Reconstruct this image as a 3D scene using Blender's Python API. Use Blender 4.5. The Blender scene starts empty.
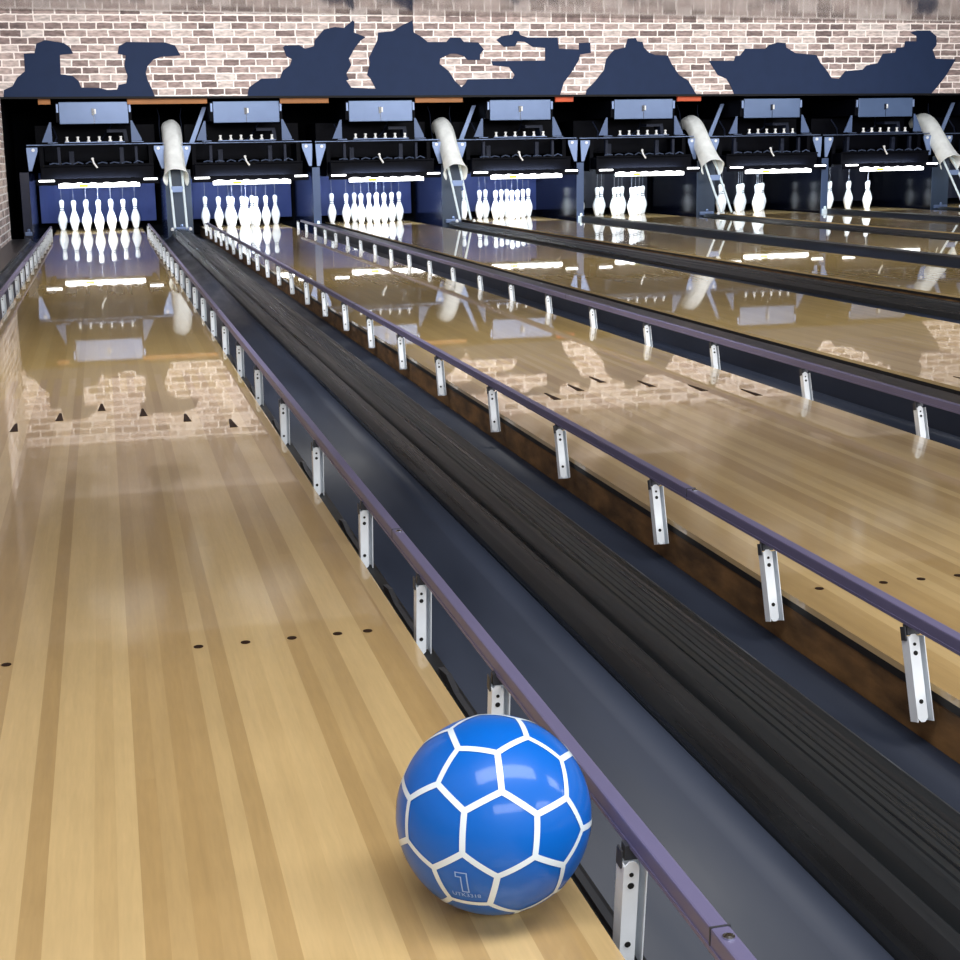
import bpy, bmesh, math, random
from mathutils import Vector, Matrix
random.seed(7)
sc = bpy.context.scene
COL = sc.collection
PI = math.pi
LA, LB = 1.81, 1.666                      # lane spacings: over a ball return, over a plain divider
LX = [0.0]
for i in range(7):
    LX.append(LX[-1] + (LA if i % 2 == 0 else LB))
def sag(x):                               # the rear structure drops slightly towards the right end
    return 1 - 0.0033 * (x + 1)
ORD = ['leftmost', 'second', 'third', 'fourth', 'fifth', 'sixth', 'seventh', 'eighth']
def lane_word(i):
    return 'leftmost lane' if i == 0 else ORD[i] + ' lane from the left'

# ------------------------------------------------------------ materials
MATS = {}
def lin(c):
    return tuple(((v / 255) / 12.92 if v <= 10 else (((v / 255) + .055) / 1.055) ** 2.4) for v in c)
def mat(name, rgb, rough=.5, metal=0., coat=0., coat_rough=.05, noise=0., nscale=8., stretch=(1, 1, 1), emit=None, bump=0., spec=.5, rough_noise=0.):
    m = bpy.data.materials.new(name); m.use_nodes = True
    nt = m.node_tree; b = nt.nodes['Principled BSDF']
    c = lin(rgb)
    b.inputs['Base Color'].default_value = (*c, 1)
    b.inputs['Roughness'].default_value = rough
    b.inputs['Metallic'].default_value = metal
    b.inputs['Specular IOR Level'].default_value = spec
    b.inputs['Coat Weight'].default_value = coat
    b.inputs['Coat Roughness'].default_value = coat_rough
    if emit:
        b.inputs['Emission Color'].default_value = (*lin(emit[0]), 1)
        b.inputs['Emission Strength'].default_value = emit[1]
    if noise or bump or rough_noise:
        tc = nt.nodes.new('ShaderNodeTexCoord'); mp = nt.nodes.new('ShaderNodeMapping')
        mp.inputs['Scale'].default_value = stretch
        nt.links.new(tc.outputs['Object'], mp.inputs['Vector'])
        n = nt.nodes.new('ShaderNodeTexNoise'); n.inputs['Scale'].default_value = nscale
        n.inputs['Detail'].default_value = 5
        nt.links.new(mp.outputs['Vector'], n.inputs['Vector'])
        if noise:
            r = nt.nodes.new('ShaderNodeMapRange')
            r.inputs['From Min'].default_value = .3; r.inputs['From Max'].default_value = .7
            r.inputs['To Min'].default_value = 1 - noise; r.inputs['To Max'].default_value = 1 + noise
            nt.links.new(n.outputs['Fac'], r.inputs['Value'])
            mx = nt.nodes.new('ShaderNodeVectorMath'); mx.operation = 'SCALE'
            mx.inputs[0].default_value = c
            nt.links.new(r.outputs['Result'], mx.inputs['Scale'])
            nt.links.new(mx.outputs['Vector'], b.inputs['Base Color'])
        if rough_noise:
            r = nt.nodes.new('ShaderNodeMapRange')
            r.inputs['From Min'].default_value = .3; r.inputs['From Max'].default_value = .7
            r.inputs['To Min'].default_value = max(0, rough - rough_noise); r.inputs['To Max'].default_value = rough + rough_noise
            nt.links.new(n.outputs['Fac'], r.inputs['Value'])
            nt.links.new(r.outputs['Result'], b.inputs['Roughness'])
        if bump:
            bp = nt.nodes.new('ShaderNodeBump'); bp.inputs['Strength'].default_value = bump
            bp.inputs['Distance'].default_value = .01
            nt.links.new(n.outputs['Fac'], bp.inputs['Height'])
            nt.links.new(bp.outputs['Normal'], b.inputs['Normal'])
    MATS[name] = m
    return m

def brick_mat(name, bw, rh, mortar, axis, mortar_rgb, darken=1.0):
    m = bpy.data.materials.new(name); m.use_nodes = True
    nt = m.node_tree; L = nt.links; b = nt.nodes['Principled BSDF']
    b.inputs['Roughness'].default_value = .75
    tc = nt.nodes.new('ShaderNodeTexCoord')
    sp = nt.nodes.new('ShaderNodeSeparateXYZ'); cb = nt.nodes.new('ShaderNodeCombineXYZ')
    L.new(tc.outputs['Object'], sp.inputs[0])
    L.new(sp.outputs[axis], cb.inputs['X']); L.new(sp.outputs['Z'], cb.inputs['Y'])
    # slightly wobbling courses
    nz = nt.nodes.new('ShaderNodeTexNoise'); nz.inputs['Scale'].default_value = 14; nz.inputs['Detail'].default_value = 3
    L.new(cb.outputs[0], nz.inputs['Vector'])
    sb = nt.nodes.new('ShaderNodeVectorMath'); sb.operation = 'SUBTRACT'; sb.inputs[1].default_value = (.5, .5, .5)
    L.new(nz.outputs['Color'], sb.inputs[0])
    sl = nt.nodes.new('ShaderNodeVectorMath'); sl.operation = 'SCALE'; sl.inputs['Scale'].default_value = .02
    L.new(sb.outputs[0], sl.inputs[0])
    ad = nt.nodes.new('ShaderNodeVectorMath'); ad.operation = 'ADD'
    L.new(cb.outputs[0], ad.inputs[0]); L.new(sl.outputs[0], ad.inputs[1])
    br = nt.nodes.new('ShaderNodeTexBrick')
    br.offset = .42; br.offset_frequency = 2; br.squash = 1.25; br.squash_frequency = 3
    br.inputs['Color1'].default_value = (0, 0, 0, 1); br.inputs['Color2'].default_value = (1, 1, 1, 1)
    br.inputs['Mortar'].default_value = (0, 0, 0, 1)
    br.inputs['Scale'].default_value = 1
    br.inputs['Mortar Size'].default_value = mortar; br.inputs['Mortar Smooth'].default_value = .25
    br.inputs['Bias'].default_value = 0
    br.inputs['Brick Width'].default_value = bw; br.inputs['Row Height'].default_value = rh
    L.new(ad.outputs[0], br.inputs['Vector'])
    cr = nt.nodes.new('ShaderNodeValToRGB'); cr.color_ramp.interpolation = 'LINEAR'
    el = cr.color_ramp.elements
    stops = [(0, (112, 96, 95)), (.2, (138, 120, 117)), (.45, (166, 146, 142)), (.66, (188, 169, 164)), (.85, (202, 186, 181)), (1, (214, 202, 198))]
    while len(el) < len(stops): el.new(.5)
    for e, (p, c) in zip(el, stops):
        e.position = p; e.color = (*[v * darken for v in lin(c)], 1)
    L.new(br.outputs['Color'], cr.inputs['Fac'])
    # dirt within bricks
    n2 = nt.nodes.new('ShaderNodeTexNoise'); n2.inputs['Scale'].default_value = 22; n2.inputs['Detail'].default_value = 6
    mp = nt.nodes.new('ShaderNodeMapping'); mp.inputs['Scale'].default_value = (.5, 1.6, 1)
    L.new(cb.outputs[0], mp.inputs['Vector']); L.new(mp.outputs[0], n2.inputs['Vector'])
    mr = nt.nodes.new('ShaderNodeMapRange'); mr.inputs['From Min'].default_value = .35; mr.inputs['From Max'].default_value = .65
    mr.inputs['To Min'].default_value = .6; mr.inputs['To Max'].default_value = 1.2
    L.new(n2.outputs['Fac'], mr.inputs['Value'])
    vs = nt.nodes.new('ShaderNodeVectorMath'); vs.operation = 'SCALE'
    L.new(cr.outputs['Color'], vs.inputs[0]); L.new(mr.outputs[0], vs.inputs['Scale'])
    mx = nt.nodes.new('ShaderNodeMix'); mx.data_type = 'RGBA'
    L.new(br.outputs['Fac'], mx.inputs['Factor'])
    L.new(vs.outputs[0], mx.inputs['A']); mx.inputs['B'].default_value = (*[v * darken for v in lin(mortar_rgb)], 1)
    L.new(mx.outputs['Result'], b.inputs['Base Color'])
    MATS[name] = m
    return m

def wood_mat():
    m = bpy.data.materials.new('lane_maple'); m.use_nodes = True
    nt = m.node_tree; L = nt.links; b = nt.nodes['Principled BSDF']
    b.inputs['Roughness'].default_value = .28
    b.inputs['Specular IOR Level'].default_value = .35
    b.inputs['Coat Weight'].default_value = 1; b.inputs['Coat Roughness'].default_value = .022
    b.inputs['Coat IOR'].default_value = 1.52
    at = nt.nodes.new('ShaderNodeAttribute'); at.attribute_name = 'board'
    tc = nt.nodes.new('ShaderNodeTexCoord')
    def noise(scale, stretch, lo, hi, det=6):
        mp = nt.nodes.new('ShaderNodeMapping'); mp.inputs['Scale'].default_value = stretch
        L.new(tc.outputs['Object'], mp.inputs['Vector'])
        av = nt.nodes.new('ShaderNodeVectorMath'); av.operation = 'ADD'
        L.new(mp.outputs[0], av.inputs[0]); L.new(at.outputs['Color'], av.inputs[1])
        n = nt.nodes.new('ShaderNodeTexNoise'); n.inputs['Scale'].default_value = scale; n.inputs['Detail'].default_value = det
        L.new(av.outputs[0], n.inputs['Vector'])
        r = nt.nodes.new('ShaderNodeMapRange'); r.inputs['From Min'].default_value = .3; r.inputs['From Max'].default_value = .7
        r.inputs['To Min'].default_value = lo; r.inputs['To Max'].default_value = hi
        L.new(n.outputs['Fac'], r.inputs['Value']); return r.outputs[0], n
    g1, n1 = noise(3.0, (30, 1.2, 1), .95, 1.05)
    g2, n2 = noise(60, (4, .35, 1), .965, 1.035, 3)
    g3, n3 = noise(2.2, (1.4, 1.6, 1), .95, 1.05, 4)
    mu = nt.nodes.new('ShaderNodeMath'); mu.operation = 'MULTIPLY'; L.new(g1, mu.inputs[0]); L.new(g2, mu.inputs[1])
    mu2 = nt.nodes.new('ShaderNodeMath'); mu2.operation = 'MULTIPLY'; L.new(mu.outputs[0], mu2.inputs[0]); L.new(g3, mu2.inputs[1])
    vs = nt.nodes.new('ShaderNodeVectorMath'); vs.operation = 'SCALE'
    L.new(at.outputs['Color'], vs.inputs[0]); L.new(mu2.outputs[0], vs.inputs['Scale'])
    L.new(vs.outputs[0], b.inputs['Base Color'])
    bp = nt.nodes.new('ShaderNodeBump'); bp.inputs['Strength'].default_value = .03; bp.inputs['Distance'].default_value = .002
    L.new(n3.outputs['Fac'], bp.inputs['Height']); L.new(bp.outputs[0], b.inputs['Coat Normal'])
    MATS['lane_maple'] = m
    return m

wood_mat()
brick_mat('brick_paper', .196, .0845, .0095, 'X', (244, 234, 230))
brick_mat('brick_paper_side', .196, .0845, .0095, 'Y', (224, 222, 224))
mat('ceiling_gloss', (92, 86, 83), .13, spec=1.0, noise=.25, nscale=5)
mat('navy_vinyl', (27, 42, 72), .7, spec=.2, noise=.06, nscale=6)
mat('black_trim', (8, 8, 13), .6, spec=.2)
mat('interior_black', (4, 5, 9), .8, spec=.05)
mat('floor_dark', (14, 15, 20), .6)
mat('gutter_navy', (42, 48, 62), .45, noise=.25, nscale=2.2, stretch=(3, .5, 3), rough_noise=.12, spec=.25)
mat('cover_rubber', (35, 38, 41), .34, noise=.16, nscale=6, stretch=(14, .12, 8), rough_noise=.12)
mat('cap_black', (22, 22, 28), .35, noise=.2, nscale=3)
mat('rail_lavender', (106, 102, 135), .42, metal=.1, noise=.1, nscale=3, stretch=(3, .6, 3))
mat('post_steel', (236, 242, 248), .4, metal=.0, noise=.06, nscale=20)
mat('post_dark', (74, 76, 82), .5, metal=.5)
mat('strip_black', (24, 26, 30), .55, noise=.4, nscale=14)
mat('hole_black', (5, 5, 6), .8)
mat('bolt_chrome', (200, 205, 215), .2, metal=1)
mat('lane_side', (110, 80, 46), .7, noise=.55, nscale=9, stretch=(3, 1, 3), bump=.3)
mat('lane_edge_black', (22, 18, 16), .6)
mat('inlay_dark', (42, 26, 18), .6, spec=.15)
mat('pin_white', (240, 244, 250), .25, coat=.5)
mat('pin_ring', (30, 38, 60), .4)
mat('string_grey', (150, 155, 170), .6)
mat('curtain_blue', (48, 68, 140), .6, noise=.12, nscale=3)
mat('curtain_unlit', (16, 22, 48), .5, noise=.12, nscale=3)  # shaded copy of the blue curtain, for the unlit decks
mat('kickback_navy', (14, 20, 42), .2, spec=.5, noise=.15, nscale=2)
mat('kickback_face', (26, 40, 58), .4, noise=.15, nscale=3)
mat('post_slate', (58, 76, 110), .4, metal=.2)
mat('panel_blue', (78, 98, 134), .35, metal=.2, noise=.08, nscale=3)
mat('bracket_pale', (122, 142, 182), .4, metal=.2)
mat('bracket_dim', (70, 90, 128), .5)
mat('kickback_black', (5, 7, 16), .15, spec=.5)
mat('machine_black', (4, 5, 12), .55, noise=.3, nscale=9, spec=.06)
mat('machine_grey', (26, 32, 50), .5, spec=.2)
mat('frame_steel', (90, 104, 134), .35, metal=.6)
mat('cup_white', (226, 228, 230), .4)
mat('tube_glow', (255, 255, 255), .4, emit=((255, 255, 255), 5.0))
mat('sticker_glow', (230, 236, 60), .4, emit=((225, 235, 60), .9))  # sticker gets a glow of its own, though it is no lamp
mat('sleeve_fabric', (236, 240, 240), .8, noise=.1, nscale=9, bump=.5)
mat('rod_white', (218, 232, 240), .35)
mat('beam_wood', (150, 96, 46), .6, noise=.15, nscale=5)
mat('beam_red', (186, 74, 32), .6, noise=.15, nscale=5)
mat('ball_blue', (0, 96, 192), .4, coat=.35, coat_rough=.1, spec=.25)
mat('ball_white', (226, 240, 250), .4, coat=.6, coat_rough=.12)
mat('ball_print', (150, 186, 236), .5)

# ------------------------------------------------------------ mesh helpers
def finish(bm, name, material, parent=None, smooth=False, loc=(0, 0, 0)):
    me = bpy.data.meshes.new(name)
    bmesh.ops.recalc_face_normals(bm, faces=bm.faces[:])
    bm.to_mesh(me); bm.free()
    if isinstance(material, (list, tuple)):
        for k in material: me.materials.append(MATS[k])
    else:
        me.materials.append(MATS[material])
    if smooth:
        for p in me.polygons: p.use_smooth = True
    o = bpy.data.objects.new(name, me); COL.objects.link(o)
    o.location = loc
    if parent: o.parent = parent
    return o
def box(bm, x0, x1, y0, y1, z0, z1, mi=0, bevel=0):
    v = [bm.verts.new(p) for p in ((x0, y0, z0), (x1, y0, z0), (x1, y1, z0), (x0, y1, z0), (x0, y0, z1), (x1, y0, z1), (x1, y1, z1), (x0, y1, z1))]
    fs = [bm.faces.new([v[i] for i in f]) for f in ((0, 3, 2, 1), (4, 5, 6, 7), (0, 1, 5, 4), (1, 2, 6, 5), (2, 3, 7, 6), (3, 0, 4, 7))]
    for f in fs: f.material_index = mi
    if bevel:
        es = list({e for f in fs for e in f.edges})
        bmesh.ops.bevel(bm, geom=es, offset=bevel, segments=2, affect='EDGES', profile=.6)
def prism(bm, poly, axis, a0, a1, mi=0):
    """extrude a 2-D outline along an axis"""
    def P(u, v, a):
        return {'x': (a, u, v), 'y': (u, a, v), 'z': (u, v, a)}[axis]
    lo = [bm.verts.new(P(u, v, a0)) for u, v in poly]
    hi = [bm.verts.new(P(u, v, a1)) for u, v in poly]
    n = len(poly)
    f = [bm.faces.new(lo), bm.faces.new(hi[::-1])]
    for i in range(n):
        f.append(bm.faces.new((lo[i], lo[(i + 1) % n], hi[(i + 1) % n], hi[i])))
    for q in f: q.material_index = mi
def lathe(bm, prof, seg=20, cx=0, cy=0, cz=0, mi=0):
    rings = []
    for r, z in prof:
        if r < 1e-5: rings.append([bm.verts.new((cx, cy, cz + z))])
        else: rings.append([bm.verts.new((cx + r * math.cos(2 * PI * k / seg), cy + r * math.sin(2 * PI * k / seg), cz + z)) for k in range(seg)])
    for a, b in zip(rings, rings[1:]):
        for k in range(seg):
            q = [a[k % len(a)], a[(k + 1) % len(a)], b[(k + 1) % len(b)], b[k % len(b)]]
            q = list(dict.fromkeys(q))
            if len(q) > 2:
                f = bm.faces.new(q); f.material_index = mi
def tube(bm, pts, r, seg=8, mi=0, cap=True):
    pts = [Vector(p) for p in pts]; rings = []
    for i, p in enumerate(pts):
        t = (pts[min(i + 1, len(pts) - 1)] - pts[max(i - 1, 0)]).normalized()
        a = t.cross(Vector((0, 0, 1)))
        if a.length < 1e-3: a = t.cross(Vector((1, 0, 0)))
        a.normalize(); b = t.cross(a)
        rr = r[i] if isinstance(r, (list, tuple)) else r
        rings.append([bm.verts.new(p + a * rr * math.cos(2 * PI * k / seg) + b * rr * math.sin(2 * PI * k / seg)) for k in range(seg)])
    for u, v in zip(rings, rings[1:]):
        for k in range(seg):
            bm.faces.new((u[k], u[(k + 1) % seg], v[(k + 1) % seg], v[k])).material_index = mi
    if cap:
        bm.faces.new(rings[0]).material_index = mi; bm.faces.new(rings[-1][::-1]).material_index = mi
def sheet(bm, prof, y0, y1, thick=.006, ny=1):
    """an open cross-section (x,z) run along y, with a thickness downwards"""
    top = []
    for j in range(ny + 1):
        y = y0 + (y1 - y0) * j / ny
        top.append([bm.verts.new((x, y, z)) for x, z in prof])
    lo = []
    for j in range(ny + 1):
        y = y0 + (y1 - y0) * j / ny
        lo.append([bm.verts.new((x, y, z - thick)) for x, z in prof])
    n = len(prof)
    for j in range(ny):
        for i in range(n - 1):
            bm.faces.new((top[j][i], top[j][i + 1], top[j + 1][i + 1], top[j + 1][i]))
            bm.faces.new((lo[j][i], lo[j + 1][i], lo[j + 1][i + 1], lo[j][i + 1]))
        bm.faces.new((top[j][0], top[j + 1][0], lo[j + 1][0], lo[j][0]))
        bm.faces.new((top[j][-1], lo[j][-1], lo[j + 1][-1], top[j + 1][-1]))
    for r, s in ((top[0], lo[0]), (top[-1], lo[-1])):
        for i in range(n - 1): bm.faces.new((r[i], s[i], s[i + 1], r[i + 1]))
def B(): return bmesh.new()
def tag(o, label=None, cat=None, group=None, kind=None):
    if label: o['label'] = label
    if cat: o['category'] = cat
    if group: o['group'] = group
    if kind: o['kind'] = kind
    return o
def empty(name, loc, label, cat, group=None):
    o = bpy.data.objects.new(name, None); COL.objects.link(o); o.location = loc
    o.empty_display_size = .1
    return tag(o, label, cat, group)
def children(o): return [c for c in list(bpy.data.objects) if c.parent == o]
def copy_tree(o, parent=None, kids=None):
    if kids is None:
        kids = {}
        for c in bpy.data.objects:
            if c.parent: kids.setdefault(c.parent.name, []).append(c)
    c = o.copy(); COL.objects.link(c)
    if parent: c.parent = parent
    for ch in kids.get(o.name, []): copy_tree(ch, c, kids)
    return c
def struct(o): o['kind'] = 'structure'; return o

A = [(-0.988, 1.596), (-0.981, 1.687), (-0.88, 1.729), (-0.817, 1.827), (-0.727, 1.897), (-0.726, 2.094), (-0.605, 2.1), (-0.578, 2.206), (-0.477, 2.248), (-0.267, 2.214), (-0.2, 2.164), (-0.168, 2.093), (-0.32, 2.079), (-0.327, 1.861), (-0.194, 1.843), (-0.127, 1.78), (-0.104, 1.708), (0.111, 1.701), (0.196, 1.677), (0.306, 1.682), (0.329, 1.734), (0.417, 1.753), (0.437, 1.834), (0.407, 1.948), (0.432, 2.071), (0.338, 2.091), (0.358, 2.177), (0.447, 2.225), (0.896, 2.219), (1.011, 2.184), (1.069, 2.069), (0.828, 2.053), (0.744, 2.019), (0.676, 1.947), (0.651, 1.875), (0.667, 1.789), (0.705, 1.702), (0.742, 1.58)]
Bp = [(1.84, 1.57), (1.861, 1.693), (2.016, 1.795), (2.244, 1.802), (2.277, 1.881), (2.372, 1.954), (2.396, 2.021), (2.33, 2.057), (2.295, 2.159), (2.321, 2.182), (2.488, 2.188), (2.562, 2.144), (2.67, 2.173), (2.688, 2.246), (2.8, 2.369), (2.938, 2.399), (3.046, 2.387), (3.156, 2.475), (3.18, 2.458), (3.167, 2.334), (3.311, 2.281), (3.241, 2.231), (3.177, 2.157), (3.095, 2.025), (3.123, 1.951), (3.058, 1.847), (3.086, 1.773), (3.055, 1.767), (3.114, 1.683), (3.417, 1.666), (3.352, 1.795), (3.315, 1.831), (3.357, 1.979), (3.343, 2.033), (3.41, 2.157), (3.459, 2.246), (3.468, 2.334), (3.649, 2.349), (3.776, 2.423), (3.903, 2.477), (3.915, 2.335), (4.024, 2.275), (4.086, 2.221), (4.324, 2.221), (4.373, 2.275), (4.501, 2.275), (4.548, 2.221), (4.731, 2.215), (4.803, 2.13), (4.754, 2.07), (4.753, 2.004), (4.592, 2.004), (4.545, 2.05), (4.449, 2.08), (4.369, 2.08), (4.24, 2.021), (4.233, 1.961), (4.349, 1.87), (4.427, 1.749), (4.506, 1.678), (4.555, 1.717), (4.588, 1.772), (5.172, 1.777), (5.199, 1.82), (5.125, 1.917), (4.914, 1.937), (4.898, 1.988), (5.6, 1.995), (5.601, 2.147), (5.437, 2.16), (5.34, 2.22), (5.242, 2.229), (5.209, 2.169), (5.063, 2.16), (4.966, 2.245), (5.032, 2.29), (5.171, 2.311), (5.195, 2.359), (5.26, 2.35), (5.275, 2.305), (5.373, 2.275), (5.767, 2.275), (5.773, 2.214), (5.783, 2.138), (6.048, 2.128), (6.048, 2.207), (6.198, 2.213), (6.208, 2.085), (6.064, 2.067), (6.048, 1.999), (5.947, 1.846), (5.847, 1.723), (5.797, 1.533)]
C = [(6.137, 1.529), (6.148, 1.629), (6.265, 1.736), (6.382, 1.874), (6.416, 2.013), (6.516, 2.121), (6.668, 2.151), (6.701, 2.259), (6.809, 2.268), (6.83, 2.228), (6.904, 2.219), (6.922, 2.151), (6.99, 2.089), (7.076, 2.057), (7.247, 2.051), (7.3, 1.948), (7.405, 1.807), (7.533, 1.737), (7.633, 1.585), (7.651, 1.515)]
D = [(8.176, 1.523), (8.139, 1.644), (8.066, 1.755), (7.943, 1.803), (7.817, 1.983), (8.167, 1.982), (8.183, 2.039), (8.253, 2.048), (8.321, 2.133), (8.603, 2.132), (8.655, 2.179), (8.778, 2.211), (8.892, 2.204), (8.904, 2.147), (9.031, 2.077), (9.337, 2.051), (9.395, 1.955), (9.489, 1.858), (9.565, 1.755), (9.674, 1.745), (9.762, 1.841), (10.017, 1.862), (10.07, 1.913), (10.234, 1.945), (10.302, 2.064), (10.486, 2.08), (10.502, 2.138), (10.612, 2.151), (10.627, 2.225), (10.794, 2.225), (10.791, 2.289), (10.696, 2.338), (10.787, 2.363), (10.985, 2.364), (11.089, 2.289), (11.096, 2.176), (11.043, 2.111), (11.094, 1.997), (11.396, 1.989), (11.267, 1.784), (11.143, 1.637), (11.056, 1.496)]
RMAT = ((-0.0984, -0.4613, 0.8818), (0.4055, 0.7906, 0.4588), (-0.9088, 0.4027, 0.1093))
WORLD = .5; WASH = 72; MID = 95; NEAR = 80; EXPO = 0.0
DECK = [50, 50, 50, 50, 34, 26, 26, 26]
# ------------------------------------------------------------ the room
XL, XR = -1.03, 14.5
FY = -.5                                   # plane of the brick fascia above the machines
YF = -18.95                                # front end of everything that runs down the lanes
bm = B(); box(bm, XL - .2, XR, YF - 3, 2.2, -.30, -.14); struct(finish(bm, 'floor', 'floor_dark'))
bm = B(); box(bm, XL - .12, XL, YF - 3, FY + .02, -.30, 2.62); struct(finish(bm, 'wall_left', 'brick_paper_side'))
bm = B(); box(bm, XL - .12, XL, FY + .021, 1.75, -.30, 2.62); struct(finish(bm, 'wall_left_inner', 'interior_black'))
bm = B(); box(bm, XL, XR, 1.62, 1.75, -.139, 2.62); struct(finish(bm, 'wall_rear', 'interior_black'))
def zb(x): return 1.597 * sag(x)
def zc(x): return 2.574 * sag(x)
bm = B(); prism(bm, [(XL, zb(XL) + .012), (XR, zb(XR) + .012), (XR, zc(XR) + .05), (XL, zc(XL) + .05)], 'y', FY, FY + .06)
struct(finish(bm, 'wall_back', 'brick_paper'))
bm = B(); prism(bm, [(XL, zb(XL) - .012), (XR, zb(XR) - .012), (XR, zb(XR) + .012), (XL, zb(XL) + .012)], 'y', FY - .012, FY + .06)
struct(finish(bm, 'trim_1', 'black_trim'))
bm = B(); prism(bm, [(XL, zb(XL) + .1), (XR, zb(XR) + .1), (XR, zb(XR) + .14), (XL, zb(XL) + .14)], 'y', FY + .061, 1.62)
struct(finish(bm, 'ceiling_inner', 'interior_black'))
bm = B(); prism(bm, [(XL, zc(XL)), (XR, zc(XR)), (XR, zc(XR) + .08), (XL, zc(XL) + .08)], 'y', YF - 3, FY)
struct(finish(bm, 'ceiling', 'ceiling_gloss'))

PANELS = [('A', 'navy mural panel of two ragged mushroom shapes, far left of the brick wall'),
          ('B', 'largest navy mural panel, with torn edges around a gap of brick'),
          ('C', 'smallest navy mural panel, a lone rounded hump with a knob on top'),
          ('D', 'navy mural panel of two joined humps near the right end of the brick wall')]
POLY = {'A': A, 'B': Bp, 'C': C, 'D': D}
for k, lab in PANELS:
    pts = POLY[k]
    pts = [(x, max(z, zb(x) + .012)) for x, z in pts]
    ox = sum(p[0] for p in pts) / len(pts)
    bm = B(); prism(bm, [(x - ox, z) for x, z in pts], 'y', -.006, 0)
    bm.normal_update(); bmesh.ops.triangulate(bm, faces=[f for f in bm.faces if len(f.verts) > 4])
    o = finish(bm, 'mural_panel', 'navy_vinyl', loc=(ox, FY - .002, 0)); tag(o, lab, 'wall panel', 'navy mural panels on the brick fascia')

# ------------------------------------------------------------ lanes
HW = .532
NB = 39; BW = 2 * HW / NB
LIGHT1 = {13.9: 15.6, 17.5: 20.6, 24.6: 25.9, 27.5: 31, 34.3: 35.9, 38: 39, 9: 11, 4: 6}
def board_tone(li, b):
    if li == 0:
        c = b + .5
        base = .0
        for a, e in LIGHT1.items():
            if a <= c <= e: base = .16
        return base + random.uniform(-.05, .05)
    return random.choice((0, 0, .13, .15)) + random.uniform(-.06, .06)
DARKC = Vector((.46, .305, .128)); LIGHTC = Vector((.625, .448, .212))
PINEC = Vector((.54, .37, .085))
def lane_surface(li):
    bm = B(); cl = bm.loops.layers.float_color.new('board')
    y0, y1 = YF, .93
    for b in range(NB):
        tone = board_tone(li, b)
        x0 = -HW + b * BW; x1 = x0 + BW
        ys = [y0]
        # maple to pine splice, dovetailed board by board, and pin deck
        while ys[-1] < y1 - .9:
            ys.append(ys[-1] + random.uniform(1.2, 3.4))
        sp = -13.2 + (.45 if b % 2 else 0)
        ys = sorted([y for y in ys if y < y1 - .3] + [sp, y1])
        for a, c in zip(ys, ys[1:]):
            if c - a < .01: continue
            t = tone + random.uniform(-.028, .028)
            mid = (a + c) / 2
            col = DARKC.lerp(LIGHTC, min(1, max(0, t / .16 * .8 + .15)))
            if sp < mid < -1.2: col = col.lerp(PINEC, .55)
            v = [bm.verts.new(p) for p in ((x0, a, 0), (x1, a, 0), (x1, c, 0), (x0, c, 0))]
            f = bm.faces.new(v)
            for l in f.loops: l[cl] = (col[0], col[1], col[2], 1)
    # underside body so the lane is a solid slab
    z = -.012
    v = [bm.verts.new(p) for p in ((-HW, y0, 0), (HW, y0, 0), (HW, y1, 0), (-HW, y1, 0), (-HW, y0, z), (HW, y0, z), (HW, y1, z), (-HW, y1, z))]
    for q in ((0, 1, 5, 4), (1, 2, 6, 5), (2, 3, 7, 6), (3, 0, 4, 7), (4, 5, 6, 7)):
        f = bm.faces.new([v[i] for i in q])
        for l in f.loops: l[cl] = (LIGHTC[0], LIGHTC[1], LIGHTC[2], 1)
    me = bpy.data.meshes.new('lane_boards')
    bm.normal_update(); bm.to_mesh(me); bm.free()
    me.materials.append(MATS['lane_maple'])
    return me
LANE_LAB = ['pale maple lane on which the blue ball lies', 'maple lane with bumper rails and a ball return cover to its left', 'third maple lane from the left, first one without bumper rails',
            'fourth maple lane from the left, pins half hidden by white sleeve rods', 'fifth maple lane from the left, pins partly behind the divider post', 'sixth maple lane from the left, three clumps of pins at its end',
            'seventh maple lane from the left, only a thin glossy strip in view', 'eighth maple lane from the left, cut off at the right edge']
def arrow_mesh():
    bm = B(); prism(bm, [(-.013, -.075), (.013, -.075), (.004, .07), (0, .078), (-.004, .07)], 'z', .0003, .0012)
    return finish(bm, 'lane_arrow', 'inlay_dark')
def dot_mesh():
    bm = B(); lathe(bm, [(0, .0003), (.0085, .0003), (.0085, .0012), (0, .0012)], 14)
    return finish(bm, 'lane_dot', 'inlay_dark')
arrow0 = dot0 = None
for i, x in enumerate(LX):
    t = empty('bowling_lane', (x, 0, 0), LANE_LAB[i], 'bowling lane', 'bowling lanes')
    s = bpy.data.objects.new('lane_boards', lane_surface(i)); COL.objects.link(s); s.parent = t
    for sx in (-1, 1):
        bm = B(); a, b = sorted((sx * (HW - .03), sx * (HW - .004)))
        box(bm, a, b, YF, .93, -.135, -.0125)
        box(bm, min(sx * (HW - .0039), sx * (HW - .001)), max(sx * (HW - .0039), sx * (HW - .001)), YF, .93, -.027, -.0125, 1)
        o = finish(bm, 'side_board', ['lane_side', 'lane_edge_black'], t)
        tag(o, 'worn brown timber side board with black upper edge')
    for k in range(-3, 4):
        if arrow0 is None: arrow0 = o = arrow_mesh()
        else: o = arrow0.copy(); COL.objects.link(o)
        o.parent = t; o.location = (k * .1365, -13.5 - abs(k) * .155, 0)
    for sx in (-1, 1):
        for bd in (3, 5, 8, 11, 14):
            if dot0 is None: dot0 = o = dot_mesh()
            else: o = dot0.copy(); COL.objects.link(o)
            o.parent = t; o.location = (sx * (.53 - .0273 * (bd - .5)), -16.164, 0)

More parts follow.
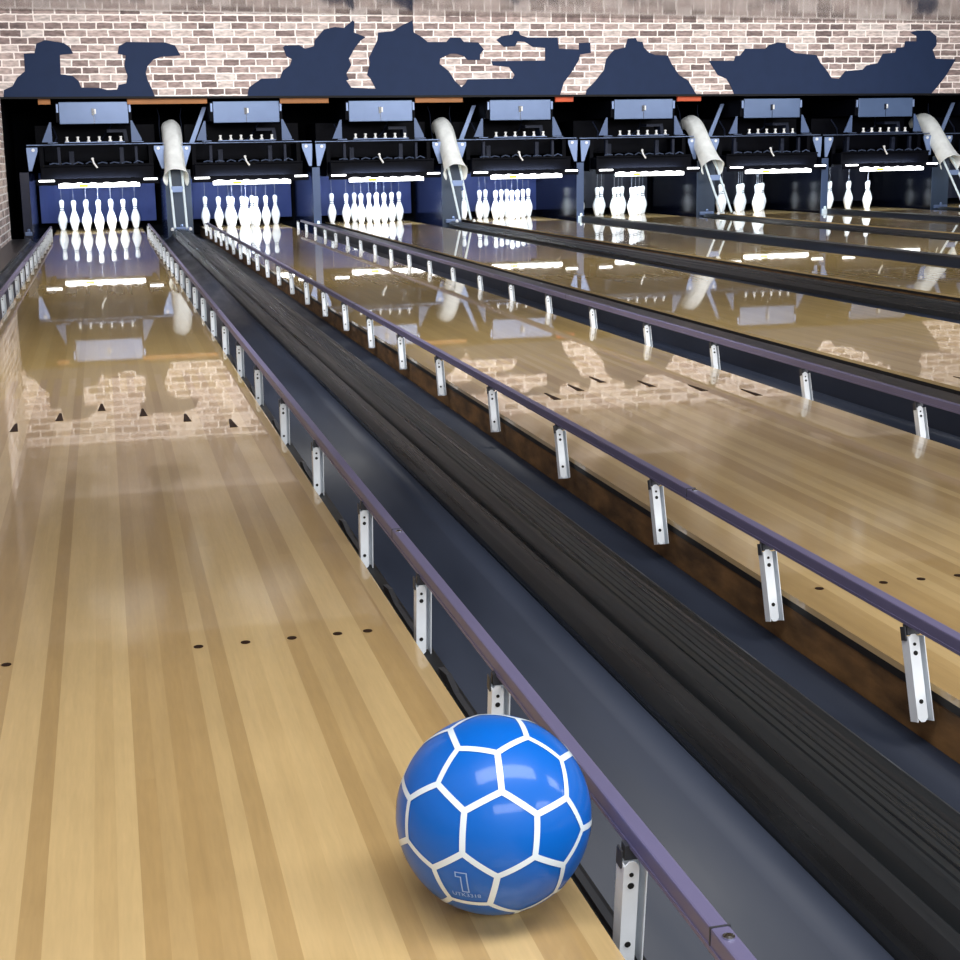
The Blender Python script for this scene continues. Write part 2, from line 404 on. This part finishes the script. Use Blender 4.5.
# ------------------------------------------------------------ gutters and covers
def gutter(xin, xout, label, YG=-.56):
    w = xout - xin; n = 8; prof = []
    for k in range(n + 1):
        u = k / n
        z = -.112 + (.032 * u) + .03 * (2 * u - 1) ** 4 * (1 if u > .5 else .4)
        prof.append((w * u, z))
    if w < 0: prof = prof[::-1]
    bm = B(); sheet(bm, prof, YF, YG, .006)
    o = finish(bm, 'gutter', 'gutter_navy', smooth=True, loc=(xin, 0, 0))
    tag(o, label, 'gutter', 'gutters beside the lanes'); return o
CAPW = .055; COVW = .105
GAPC = []
for i in range(7):
    wide = i % 2 == 0
    xl = LX[i] + HW; xr = LX[i + 1] - HW
    c = (xl + xr) / 2 + ((.05 if i == 0 else .03) if wide else 0)
    hw = (COVW if i == 0 else .08) if wide else CAPW
    GAPC.append((c, wide))
    gutter(xl + .001, c - hw - .001, 'navy gutter along the right side of the ' + lane_word(i), -.42 if wide else -.56)
    gutter(xr - .001, c + hw + .001, 'navy gutter along the left side of the ' + lane_word(i + 1), -.42 if wide else -.56)
    if wide:
        w = .124; q_ = hw / .124
        prof = [(-w, -.10), (-w + .002, -.035), (-w + .012, -.012), (-w + .022, .006), (-w + .034, .012), (-w + .044, .004), (-w + .05, .003), (-w + .058, .018), (-w + .072, .024), (-w + .084, .014), (-w + .09, .011),
                (-w + .096, .015), (-w + .101, .0158), (-w + .104, .0118), (-w + .107, .0156), (-w + .119, .0162), (-w + .122, .0122), (-w + .125, .016), (-w + .137, .016), (-w + .140, .012), (-w + .143, .0155), (-w + .155, .0152), (-w + .158, .0112), (-w + .161, .0146), (-w + .173, .014), (-w + .176, .010), (-w + .179, .0135), (-w + .188, .013), (-w + .194, .008), (-w + .2, .014), (-w + .208, .017), (-w + .215, .009), (-w + .219, .006),
                (-w + .225, .011), (-w + .232, .009), (w - .008, -.006), (w - .002, -.03), (w, -.10)]
        prof = [(a * q_, b * (1.35 if b > 0 else 1) * (1 if i == 0 else .7)) for a, b in prof]
        bm = B(); sheet(bm, prof, YF, -.41, .012)
        o = finish(bm, 'ball_return_cover', 'cover_rubber', loc=(c, 0, 0))
        tag(o, 'ribbed black cover between the %s and the %s' % (lane_word(i).replace(' from the left', ''), lane_word(i + 1)), 'ball return cover', 'ribbed covers over the ball returns')
    else:
        bm = B(); box(bm, -hw, hw, YF, -.56, -.13, .03); box(bm, -hw - .004, hw + .004, YF, -.56, .03, .045, 1)
        o = finish(bm, 'lane_divider', ['gutter_navy', 'cap_black'], loc=(c, 0, 0))
        tag(o, 'narrow black cap between the %s and the %s' % (lane_word(i).replace(' from the left', ''), lane_word(i + 1)), 'lane divider', 'narrow divider caps')
gutter(-HW - .001, -.80, 'navy gutter along the left side of the leftmost lane')
gutter(LX[7] + HW + .001, LX[7] + HW + .25, 'navy gutter along the right side of the eighth lane from the left')
bm = B(); box(bm, XL + .001, -.802, YF, -.52, -.139, -.035, 0, .01)
o = finish(bm, 'wall_ledge', 'cap_black'); tag(o, 'low dark ledge at the foot of the left brick wall', 'ledge')
bm = B(); box(bm, LX[7] + HW + .252, XR, YF, -.52, -.139, 0.02, 0, .01)
o = finish(bm, 'edge_ledge', 'cap_black'); tag(o, 'dark ledge beyond the eighth lane, at the far right', 'ledge')

# ------------------------------------------------------------ bumper rails
POSTY = [-18.35, -17.8, -17.23, -16.675, -16.15, -15.56, -14.825, -14.09, -13.31, -12.57, -11.82]
while POSTY[-1] < -1.3: POSTY.append(POSTY[-1] + .745)
def make_post():
    zt, zb_ = .080, -.058
    bm = B()
    # a folded C channel: face plate, web, thin return flange
    r = .006
    outl = [(-.012, zb_ + r), (-.012 + r, zb_), (.006 - r, zb_), (.006, zb_ + r), (.006, zt - r), (.006 - r, zt), (-.012 + r, zt), (-.012, zt - r)]
    prism(bm, outl, 'y', -.011, -.0092)
    box(bm, -.012, -.0104, -.0092, .012, zb_, zt - .004)
    box(bm, -.0104, .016, .0104, .012, zb_, zt - .004)
    box(bm, .0146, .016, -.011, .0104, zb_, zt - .004)
    o = finish(bm, 'post', 'post_steel')
    for z, rr in ((zt - .016, .0026), (zt - .03, .0038), (zb_ + .032, .0036)):
        bm = B(); vs = []
        for k in range(12): vs.append((-.003 + rr * math.cos(2 * PI * k / 12), z + rr * math.sin(2 * PI * k / 12)))
        prism(bm, vs, 'y', -.0118, -.0109)
        finish(bm, 'bolt_hole', 'hole_black', o)
    bm = B(); box(bm, -.009, .012, -.004, .008, zt - .002, zt + .016); box(bm, -.0145, -.0122, -.006, .008, zt - .010, zt + .012)
    c = finish(bm, 'pivot_clip', 'post_dark', o)
    return o
post0 = make_post(); post_used = False
RZ0, RZ1 = .091, .115
def rail(x, side, yend, label, tilt=.12, RO=.007, strip=False):
    global post_used
    t = empty('bumper_rail', (x, 0, 0), label, 'bumper rail', 'bumper rails')
    bm = B(); box(bm, RO - .0098, RO + .0098, YF + .1, yend, RZ0, RZ1, 0, .0025)
    box(bm, RO - .0112, RO - .0097, YF + .1, yend, RZ0 + .001, RZ0 + .006)
    box(bm, RO + .0097, RO + .0112, YF + .1, yend, RZ0 + .001, RZ0 + .006)
    finish(bm, 'rail_bar', 'rail_lavender', t)
    for y in (-17.46, -15.9 if side > 0 else -15.75, -11.4, -7.1, -3.2):
        bm = B(); box(bm, RO - .0106, RO + .0106, y - .0010, y + .0012, RZ0 - .001, RZ1 + .0010)
        s = finish(bm, 'joint_seam', 'post_dark', t)
        bm = B(); lathe(bm, [(0, 0), (.006, 0), (.006, .002), (.003, .0032), (0, .0034)], 12, RO, y - .02, RZ1)
        finish(bm, 'rail_bolt', 'bolt_chrome', t)
    if strip:
        bm = B(); box(bm, -.027, .026, YF + .1, yend, -.082, -.058, 0, .003); finish(bm, 'mounting_strip', 'strip_black', t)
        for y in POSTY[:-1]:
            bm = B(); v = [(y + .05, -.0585), (y + .40, -.0585), (y + .42, -.048), (y + .36, -.04), (y + .30, -.052), (y + .05, -.052)]
            prism(bm, v, 'x', .006, .016); finish(bm, 'link_arm', 'post_dark', t)
    for y in POSTY:
        if not post_used: p = post0; post_used = True
        else: p = copy_tree(post0)
        p.parent = t; p.location = (0, y, 0); p.rotation_euler = (tilt, 0, 0)
    return t
rail(-HW - .032, -1, -.75, 'lavender grey bumper rail on the left side of the leftmost lane')
rail(HW + .032, 1, -.75, 'lavender grey bumper rail running past the blue ball, right side of the leftmost lane', strip=True)
rail(LX[1] - HW - .025, -1, -.95, 'lavender grey bumper rail on the left side of the second lane', -.3, 0)
rail(LX[1] + HW + .032, 1, -.95, 'lavender grey bumper rail on the right side of the second lane', -.3, 0)

# ------------------------------------------------------------ bowling pins
PROF = [(0, 0), (.0255, 0), (.0285, .003), (.0365, .019), (.0455, .0572), (.0535, .0857), (.0605, .1143), (.0605, .1238), (.0578, .1492), (.0470, .1841), (.0357, .2143), (.0281, .2365), (.0243, .2540), (.0233, .2650), (.0240, .2762), (.0262, .2984), (.0300, .3254), (.0323, .3429), (.0318, .352), (.0285, .3655), (.022, .375), (.012, .3802), (0, .381)]
bm = B(); lathe(bm, PROF, 24); pin0 = finish(bm, 'bowling_pin', 'pin_white', smooth=True)
bm = B()
for z in (.247, .272):
    rr = .0262 if z < .26 else .0250
    lathe(bm, [(rr - .002, z - .004), (rr + .0008, z - .004), (rr + .0006, z + .004), (rr - .002, z + .004)], 24)
ring0 = finish(bm, 'neck_band', 'pin_ring', pin0, smooth=True); tag(ring0, 'dark band around the neck')
bm = B(); tube(bm, [(0, 0, .380), (0, .005, .60)], .0018, 6); str0 = finish(bm, 'string', 'string_grey', pin0); tag(str0, 'thin grey string from the top')
SPOTS = [(0, 0, 'head pin at the front'), (-.1524, .264, 'left pin of the second row'), (.1524, .264, 'right pin of the second row'),
         (-.3048, .528, 'left pin of the third row'), (0, .528, 'middle pin of the third row'), (.3048, .528, 'right pin of the third row'),
         (-.4572, .792, 'leftmost pin of the back row'), (-.1524, .792, 'second pin of the back row'), (.1524, .792, 'third pin of the back row'), (.4572, .792, 'rightmost pin of the back row')]
first = True
for i in range(7):
    for px, py, w in SPOTS:
        if first: o = pin0; first = False
        else: o = copy_tree(pin0)
        o.location = (LX[i] + px, py - .004, 0.0005); o.rotation_euler = (0, 0, random.uniform(0, 6))
        tag(o, 'white bowling pin, %s, %s' % (w, lane_word(i)), 'bowling pin', 'bowling pins standing on the ' + lane_word(i))

# ------------------------------------------------------------ pit curtains, kickbacks, machines
for i, x in enumerate(LX):
    m = 'curtain_blue' if i < 4 else 'curtain_unlit'  # dimness of the right-hand decks is painted into the curtain colour
    bm = B(); n = 16; prof = []
    for k in range(n + 1): prof.append((-.74 + 1.48 * k / n, .004 * math.sin(k * 1.9)))
    vs = []
    for (u, v) in prof:
        vs.append([bm.verts.new((u, v, z)) for z in (.07, .3, .304, .72)])
    for a, c in zip(vs, vs[1:]):
        for q in range(3): bm.faces.new((a[q], c[q], c[q + 1], a[q + 1]))
    bmesh.ops.solidify(bm, geom=bm.faces[:], thickness=.02)
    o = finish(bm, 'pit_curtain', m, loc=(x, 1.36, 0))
    tag(o, '%s pit curtain behind the pins of the %s' % ('royal blue' if i < 4 else 'shade-toned navy', lane_word(i)), 'curtain', 'pit curtains')
def kick(x0, x1, yf, label, face, post=False, side='kickback_navy'):
    c = (x0 + x1) / 2; w = (x1 - x0) / 2
    t = empty('kickback_panel', (c, yf, 0), label, 'kickback', 'kickbacks between the pin decks')
    s = .74 * sag(c)
    bm = B(); box(bm, -w, w,   .012, 1.335 - yf, -.139, s); finish(bm, 'side_panel', side, t)
    bm = B(); box(bm, -w, w, 0, .011, -.139, s, 0, .003); finish(bm, 'front_face', face, t)
    bm = B()
    lathe(bm, [(0, 0), (.016, 0), (.018, .02), (.012, .034), (0, .036)], 10, .1 * w, -.02, .045)
    box(bm, -w * .7, w * .8, -.045, -.002, -.1 if post else .0, .045, 0, .006)
    finish(bm, 'foot_bracket', 'rod_white' if post else 'frame_steel', t)
    return t
kick(-.88, -.775, FY - .0, 'dark navy kickback panel at the far left, beside the brick wall', 'kickback_navy')
for k, (c, wide) in enumerate(GAPC):
    if wide:
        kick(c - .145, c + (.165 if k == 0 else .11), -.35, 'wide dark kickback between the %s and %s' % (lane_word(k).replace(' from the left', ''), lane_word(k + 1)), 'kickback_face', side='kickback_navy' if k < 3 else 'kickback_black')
    else:
        e_ = {1: 0, 3: -.05, 5: -.075}[k]
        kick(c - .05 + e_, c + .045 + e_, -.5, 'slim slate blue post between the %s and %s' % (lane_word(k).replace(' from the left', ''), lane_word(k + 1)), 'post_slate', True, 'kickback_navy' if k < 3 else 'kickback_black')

def make_machine():
    t = empty('pinsetter', (0, 0, 0), 'x', 'pinsetter')
    bm = B(); box(bm, -.40, .40, -.385, -.36, 1.297, 1.552, 0, .004)
    cp = finish(bm, 'cover_panel', 'panel_blue', t)
    bm = B(); box(bm, -.025, .004, -.395, -.386, 1.395, 1.475); box(bm, -.004, .002, -.388, -.386, 1.297, 1.39)
    finish(bm, 'latch', 'kickback_navy', cp)
    bm = B(); box(bm, .006, .026, -.4, -.386, 1.41, 1.47, 0, .004); finish(bm, 'handle', 'cup_white', cp)
    for sx in (-1, 1):
        bm = B(); box(bm, sx * .42 - .012, sx * .42 + .012, -.38, -.36, 1.43, 1.53, 0, .003); finish(bm, 'side_clip', 'bracket_pale', t)
    bm = B(); box(bm, -.44, .44, -.35, .9, 1.32, 1.545); finish(bm, 'housing', 'machine_black', t)
    # rails across the machine
    bm = B(); box(bm, -.812, .812, -.20, -.18, 1.052, 1.066, 0, .003); finish(bm, 'cross_rail', 'frame_steel', t)
    bm = B(); box(bm, -.36, .34, -.42, -.38, 1.077, 1.086); box(bm, -.55, -.44, -.42, -.38, 1.077, 1.084); box(bm, .42, .56, -.42, -.38, 1.077, 1.084); finish(bm, 'tray_rail', 'frame_steel', t)
    for k in range(6):
        u = -.33 + .125 * k
        bm = B(); lathe(bm, [(0, 0), (.02, 0), (.023, .012), (.013, .02), (.013, .045), (.019, .05), (.015, .06), (0, .062)], 10, u, -.40, 1.088)
        finish(bm, 'spotting_cup', 'cup_white', t)
    for v in ([(-.62, 1.09), (-.50, 1.09), (-.50, 1.32), (-.52, 1.32)], [(.42, 1.09), (.54, 1.09), (.54, 1.115), (.44, 1.33), (.42, 1.33)]):
        bm = B(); prism(bm, v, 'y', -.40, -.385)
        finish(bm, 'upper_bracket', 'bracket_dim', t)
    for sx in (-1, 1):
        bm = B(); prism(bm, [(sx * .685, .985), (sx * .685, 1.03), (sx * .812, 1.03), (sx * .812, .985), (sx * .80, .755), (sx * .765, .755)], 'y', -.235, -.22)
        br = finish(bm, 'lower_bracket', 'bracket_pale', t)
        bm = B(); v = [(sx * .735 + .02 * math.cos(a * PI / 6), 1.0 + .02 * math.sin(a * PI / 6)) for a in range(12)]
        prism(bm, v, 'y', -.246, -.235); finish(bm, 'bracket_bolt', 'cup_white', br)
    # body with its clutter
    bm = B()
    box(bm, -.72, .72, .35, 1.3, .86, 1.30)
    box(bm, -.67, -.62, -.18, 1.3, .62, 1.04); box(bm, .62, .67, -.18, 1.3, .62, 1.04)
    finish(bm, 'chassis', 'machine_black', t)
    bm = B(); box(bm, -.66, .66, -.42, 1.1, .645, .80, 0, .01); box(bm, -.66, .66, -.44, -.40, .80, .822, 0, .004); finish(bm, 'pin_table', 'machine_black', t)
    for u, w, z0, z1, y in ((-.44, .018, .86, 1.03, -.2), (-.30, .03, .84, .98, .1), (.30, .025, .84, 1.02, -.1), (.47, .016, .86, 1.03, -.25)):
        bm = B(); box(bm, u - w, u + w, y, y + .06, z0 - .05, z1, 0, .004); finish(bm, 'lever_arm', 'machine_grey', t)
    bm = B()
    prism(bm, [(.14, 1.20), (.33, 1.20), (.345, 1.087), (.39, 1.087), (.37, 1.235), (.14, 1.235)], 'y', -.12, .1)
    finish(bm, 'linkage', 'machine_grey', t)
    random.seed(31)
    for k in range(8):
        u = -.55 + k * .14
        bm = B(); tube(bm, [(u, -.425, .83), (u + .05, -.43, .842 + random.uniform(0, .02)), (u + .11, -.425, .832)], .008, 6)
        finish(bm, 'wiring', 'frame_steel', t)
    bm = B(); tube(bm, [(-.05, -.47, .88), (-.035, -.475, .83), (-.0, -.47, .78)], .011, 8); lathe(bm, [(0, 0), (.014, .004), (.018, .014), (.012, .026), (0, .03)], 10, -.05, -.47, .872)
    finish(bm, 'lever', 'cup_white', t)
    bm = B(); tube(bm, [(-.5, .2, 1.28), (-.46, .1, 1.15), (-.5, .0, 1.05)], .01, 6); finish(bm, 'hose', 'machine_grey', t); bm = B(); tube(bm, [(.2, .25, 1.3), (.12, .1, 1.18), (.05, .2, 1.1)], .01, 6)
    finish(bm, 'hose', 'machine_grey', t)
    # light bars over the deck
    bm = B(); box(bm, -.46, .48, -.605, -.58, .552, .598, 0, .004)
    for u, w in ((-.38, .06), (-.22, .04), (-.06, .035), (.1, .04), (.27, .07), (.41, .04)):
        tube(bm, [(u - w, -.59, .597), (u - w * .4, -.59, .605), (u + w * .5, -.59, .603), (u + w, -.59, .597)], .006, 6)
    lb = finish(bm, 'light_bar', 'tube_glow', t); tag(lb, 'glowing white light bar')
    bm = B(); box(bm, -.225, -.12, -.609, -.6055, .557, .592); st = finish(bm, 'sticker', 'sticker_glow', lb); tag(st, 'yellow sticker')
    for u0, u1 in ((-.68, -.50), (.53, .69)):
        bm = B(); tube(bm, [(u0, -.60, .638), (u1, -.60, .638)], .0105, 8); s = finish(bm, 'side_tube', 'tube_glow', t); tag(s, 'short glowing white tube')
    bm = B(); box(bm, -.71, .71, -.575, -.55, .585, .66); finish(bm, 'apron', 'machine_black', t)
    return t
mach = make_machine()
for i, x in enumerate(LX):
    o = mach if i == 0 else copy_tree(mach)
    o.location = (x + .02, 0, 0); o.scale = (1, 1, sag(x))
    tag(o, 'black pinsetter with pale blue panel above the %s' % lane_word(i), 'pinsetter', 'pinsetters above the pin decks')

# timber seen behind the gaps
for (a, b, m, lab) in ((-.61, -.47, 'beam_wood', 'short orange timber block at the far left above the pinsetter'), (.415, 1.36, 'beam_wood', 'orange brown timber behind the leftmost white sleeve'),
                (2.24, 2.84, 'beam_wood', 'brown timber beam above the slim post between the second and third lanes'), (3.93, 4.54, 'beam_wood', 'brown timber behind the second white sleeve from the left'),
                (5.76, 6.0, 'beam_red', 'reddish orange timber block above the slim post between the fourth and fifth lanes'), (7.42, 7.75, 'beam_red', 'reddish timber behind the third white sleeve from the left')):
    z = 1.522 * sag((a + b) / 2)
    bm = B(); box(bm, a, b, -.43, -.39, z, z + .12, 0, .004)
    o = finish(bm, 'timber_block', m); tag(o, lab, 'timber', 'timber pieces behind the fascia')

# ------------------------------------------------------------ ball returns: white sleeve, two rods
def make_return():
    t = empty('ball_lift', (0, 0, 0), 'x', 'ball lift')
    P = [(.02, .42, 1.20, .10), (.01, .30, 1.235, .115), (0, .16, 1.245, .12), (0, .04, 1.205, .122), (0, -.08, 1.11, .122), (0, -.2, .99, .12), (0, -.33, .87, .122), (0, -.46, .75, .126), (0, -.55, .672, .140), (0, -.585, .638, .162)]
    bm = B(); rings = []
    n = 22
    rnd = random.Random(5)
    for i, (x, y, z, r) in enumerate(P):
        p0 = Vector(P[max(i - 1, 0)][:3]); p1 = Vector(P[min(i + 1, len(P) - 1)][:3])
        tng = (p1 - p0).normalized(); sd = Vector((1, 0, 0)); up = sd.cross(tng)
        if up.z < 0: up = -up
        ring = []
        for k in range(n + 1):
            a = math.radians(-42 + 264 * k / n)
            rr = r * (1 + .035 * math.sin(5 * a + i * .5) + rnd.uniform(-.012, .012))
            droop = tng * (.06 * max(0, -math.sin(a)) if i > 7 else 0)
            ring.append(bm.verts.new(Vector((x, y, z)) + sd * rr * math.cos(a) + up * rr * math.sin(a) * 1.0 + droop))
        rings.append(ring)
    for a, b in zip(rings, rings[1:]):
        for k in range(n): bm.faces.new((a[k], a[k + 1], b[k + 1], b[k]))
    bmesh.ops.recalc_face_normals(bm, faces=bm.faces[:])
    bmesh.ops.solidify(bm, geom=bm.faces[:], thickness=.01)
    o = finish(bm, 'sleeve', 'sleeve_fabric', t, smooth=True); tag(o, 'white fabric sleeve, open at the lower end')
    md = o.modifiers.new('s', 'SUBSURF'); md.levels = 1; md.render_levels = 1
    for sx in (-1, 1):
        bm = B(); tube(bm, [(sx * .075, .1, 1.18), (sx * .075, -.1, 1.03), (sx * .075, -.5, .70), (sx * .07, -1.05, .062)], .014, 8)
        finish(bm, 'rod', 'rod_white', t)
    bm = B(); box(bm, -.07, .07, -.68, -.66, .475, .545, 0, .004); finish(bm, 'cross_plate', 'bracket_pale', t)
    for sx in (-1, 1):
        bm = B(); pts = [(sx * .15, .3, 1.50), (sx * .128, .26, 1.40), (sx * .137, .2, 1.28), (sx * .135, .15, 1.15), (sx * .12, .1, 1.05)]
        tube(bm, pts, .006, 6); finish(bm, 'hoop', 'machine_grey', t)
    bm = B(); prism(bm, [(.215, 1.06), (.275, 1.06), (.45, 1.50), (.40, 1.50)], 'y', .1, .12); finish(bm, 'strut', 'bracket_pale', t)
    bm = B(); lathe(bm, [(0, 0), (.018, 0), (.02, .02), (.008, .035), (0, .036)], 10, 0.11, -1.05, .0335); finish(bm, 'foot_bolt', 'cup_white', t); bm = B(); lathe(bm, [(0, 0), (.018, 0), (.02, .02), (.008, .035), (0, .036)], 10, -.10, -1.02, .0335)
    finish(bm, 'foot_bolt', 'cup_white', t)
    return t
ret = make_return(); n = 0
RL = ['leftmost white sleeve with two rods, hanging nearly straight', 'second white sleeve from the left, coming down between the third and fourth lanes',
      'third white sleeve from the left, coming down between the fifth and sixth lanes', 'rightmost white sleeve, at the right edge beside the eighth lane']
RX = [.935, 4.395, 7.86, 11.35]
for k in range(4):
    o = ret if k == 0 else copy_tree(ret)
    o.location = (RX[k], 0, 0); o.scale = (1, 1, sag(RX[k]))
    tag(o, RL[k], 'ball lift', 'white ball lift sleeves')

# ------------------------------------------------------------ the blue ball
BC = Vector((.4305, -17.158, .1098)); BR = .1096
RM = Matrix(RMAT)
ball = empty('bowling_ball', (BC.x, BC.y, 0), 'glossy blue ball with white football-style seam lines lying at the lane edge', 'ball')
bm = B(); bmesh.ops.create_icosphere(bm, subdivisions=6, radius=BR - .0002)
sh = finish(bm, 'shell', 'ball_blue', ball, smooth=True, loc=(0, 0, BC.z))
import itertools
ph = (1 + 5 ** .5) / 2
V = set()
for base in ((0, 1, 3 * ph), (1, 2 + ph, 2 * ph), (ph, 2, 2 * ph + 1)):
    for s in itertools.product((1, -1), repeat=3):
        q = [a * b + 0.0 for a, b in zip(base, s)]
        for k in range(3): V.add(tuple(round(t, 9) + 0.0 for t in (q[k:] + q[:k])))
V = [(RM @ Vector(v)).normalized() for v in sorted(V)]
mind = min((V[0] - v).length for v in V[1:])
bm = B(); hwid = .0034
for i in range(len(V)):
    for j in range(i + 1, len(V)):
        if (V[i] - V[j]).length < mind * 1.02:
            a, b = V[i], V[j]; nn = a.cross(b).normalized(); prev = None
            for k in range(11):
                t = k / 10; d = (a * (1 - t) + b * t).normalized()
                p = [(d * BR + nn * hwid * s).normalized() * (BR + .0005) for s in (-1, -.5, 0, .5, 1)]
                pv = [bm.verts.new(x) for x in p]
                if prev:
                    for q in range(4): bm.faces.new((prev[q], prev[q + 1], pv[q + 1], pv[q]))
                prev = pv
for v in V:
    t1 = v.orthogonal().normalized(); t2 = v.cross(t1)
    c = bm.verts.new(v * (BR + .0006)); rg = [bm.verts.new((v * BR + (t1 * math.cos(a * PI / 8) + t2 * math.sin(a * PI / 8)) * hwid * 1.12).normalized() * (BR + .0006)) for a in range(16)]
    for a in range(16): bm.faces.new((c, rg[a], rg[(a + 1) % 16]))
se = finish(bm, 'seam_lines', 'ball_white', sh, smooth=True); tag(se, 'white seam lines')
# print on the lower pentagon
tl = Vector((-.5968, -.6728, -.4372)); tr = Vector((-.3529, -.8295, -.433)); top1 = Vector((-.5339, -.8299, -.162)); bot1 = Vector((-.5027, -.7672, -.3984))
tc_ = ((tl + tr) / 2).normalized(); ex = (tr - tl); ex = (ex - tc_ * ex.dot(tc_)).normalized(); ey = tc_.cross(ex)
if ey.z < 0: ey = -ey
wid = (tr - tl).length * BR
def onball(u, v, lift=.0009):
    return (tc_ * BR + ex * u + ey * v).normalized() * (BR + lift)
cu = bpy.data.curves.new('txt', 'FONT'); cu.body = 'UTK3318'; cu.size = 1
to = bpy.data.objects.new('txt', cu); COL.objects.link(to)
dg = bpy.context.evaluated_depsgraph_get(); tm = bpy.data.meshes.new_from_object(to.evaluated_get(dg))
bpy.data.objects.remove(to)
bm = B(); bm.from_mesh(tm)
xs = [v.co.x for v in bm.verts]; x0, x1 = min(xs), max(xs); k = wid / (x1 - x0)
for v in bm.verts:
    v.co = onball((v.co.x - (x0 + x1) / 2) * k, (v.co.y - .35) * k)
tx = finish(bm, 'serial_print', 'ball_print', sh); tag(tx, 'pale blue printed serial letters')
bm = B()
h1 = (top1 - bot1).length * BR * 1.0
mid = (top1 + bot1) / 2; cu_, cv_ = (mid - tc_).dot(ex) * BR, (mid - tc_).dot(ey) * BR * 1.03
O = [(-.30, .5), (.18, .5), (.18, -.5), (-.08, -.5), (-.08, .28), (-.30, .28)]
lw = .055
def off(poly, d):
    out = []; m_ = len(poly)
    for i in range(m_):
        p0, p1, p2 = Vector(poly[i - 1]), Vector(poly[i]), Vector(poly[(i + 1) % m_])
        a = (p1 - p0).normalized(); b = (p2 - p1).normalized()
        na = Vector((a.y, -a.x)); nb = Vector((b.y, -b.x))
        bis = (na + nb); bis = bis / max(.2, bis.dot(na)); out.append(p1 - bis * d)
    return out
def dens(poly, m_=8):
    out = []
    for i in range(len(poly)):
        a, b = Vector(poly[i]), Vector(poly[(i + 1) % len(poly)])
        for k in range(m_): out.append(a + (b - a) * k / m_)
    return out
o1 = dens(off(O, lw / 2)); o2 = dens(off(O, -lw / 2))
r1 = [bm.verts.new(onball(cu_ + p[0] * h1, cv_ + p[1] * h1)) for p in o1]; r2 = [bm.verts.new(onball(cu_ + p[0] * h1, cv_ + p[1] * h1)) for p in o2]
for i in range(len(r1)): bm.faces.new((r1[i], r1[(i + 1) % len(r1)], r2[(i + 1) % len(r1)], r2[i]))
nm = finish(bm, 'number_print', 'ball_print', sh); tag(nm, 'outlined numeral one')

# ------------------------------------------------------------ light
w = bpy.data.worlds.new('World'); sc.world = w; w.use_nodes = True
w.node_tree.nodes['Background'].inputs[0].default_value = (.9, .94, 1, 1)
w.node_tree.nodes['Background'].inputs[1].default_value = WORLD
def area(name, loc, size, e, rot=(0, 0, 0), col=(1, 1, 1)):
    l = bpy.data.lights.new(name, 'AREA'); l.shape = 'RECTANGLE'; l.size, l.size_y = size; l.energy = e; l.color = col
    o = bpy.data.objects.new(name, l); COL.objects.link(o); o.location = loc; o.rotation_euler = rot
    return o
for y, phi, e, dy in ((-3.6, 68, WASH, .35), (-8.5, 50, MID, .6), (-13.2, 45, MID, .6), (-17.9, 40, NEAR, .7), (-21.0, 35, NEAR, .8)):  # WASH and MID rows are added fill; NEAR rows are the room's ceiling lamps
    for x in (.9, 5.2, 9.5):
        area('ceiling_and_fill_lamp', (x, y, zc(x) - .28), (2.9, dy), e, (math.radians(phi), 0, 0))
for i in range(8):
    area('deck_lamp', (LX[i], -.50, .57), (.95, .03), DECK[i], (math.radians(68), 0, 0), (.80, .91, 1))

# ------------------------------------------------------------ camera
cd = bpy.data.cameras.new('camera'); co = bpy.data.objects.new('camera', cd); COL.objects.link(co)
Cc = Vector((0.047859, -18.620827, 0.832686)); Fv = Vector((0.2247996, 0.9534629, -0.2009318)); Rv = Vector((0.9722455, -0.2332019, -0.0188573)); Uv = Vector((0.0648374, 0.1911159, 0.9794237))
M = Matrix(((Rv.x, Uv.x, -Fv.x, Cc.x), (Rv.y, Uv.y, -Fv.y, Cc.y), (Rv.z, Uv.z, -Fv.z, Cc.z), (0, 0, 0, 1)))
co.matrix_world = M
cd.sensor_width = 36; cd.lens = 1448.768 / 960 * 36
cd.shift_x = 26.14 / 960; cd.shift_y = -26.56 / 960
cd.clip_start = .05; cd.clip_end = 100
sc.camera = co
sc.view_settings.view_transform = 'Standard'; sc.view_settings.look = 'None'
sc.view_settings.exposure = EXPO; sc.view_settings.gamma = 1
sc.view_settings.use_curve_mapping = False
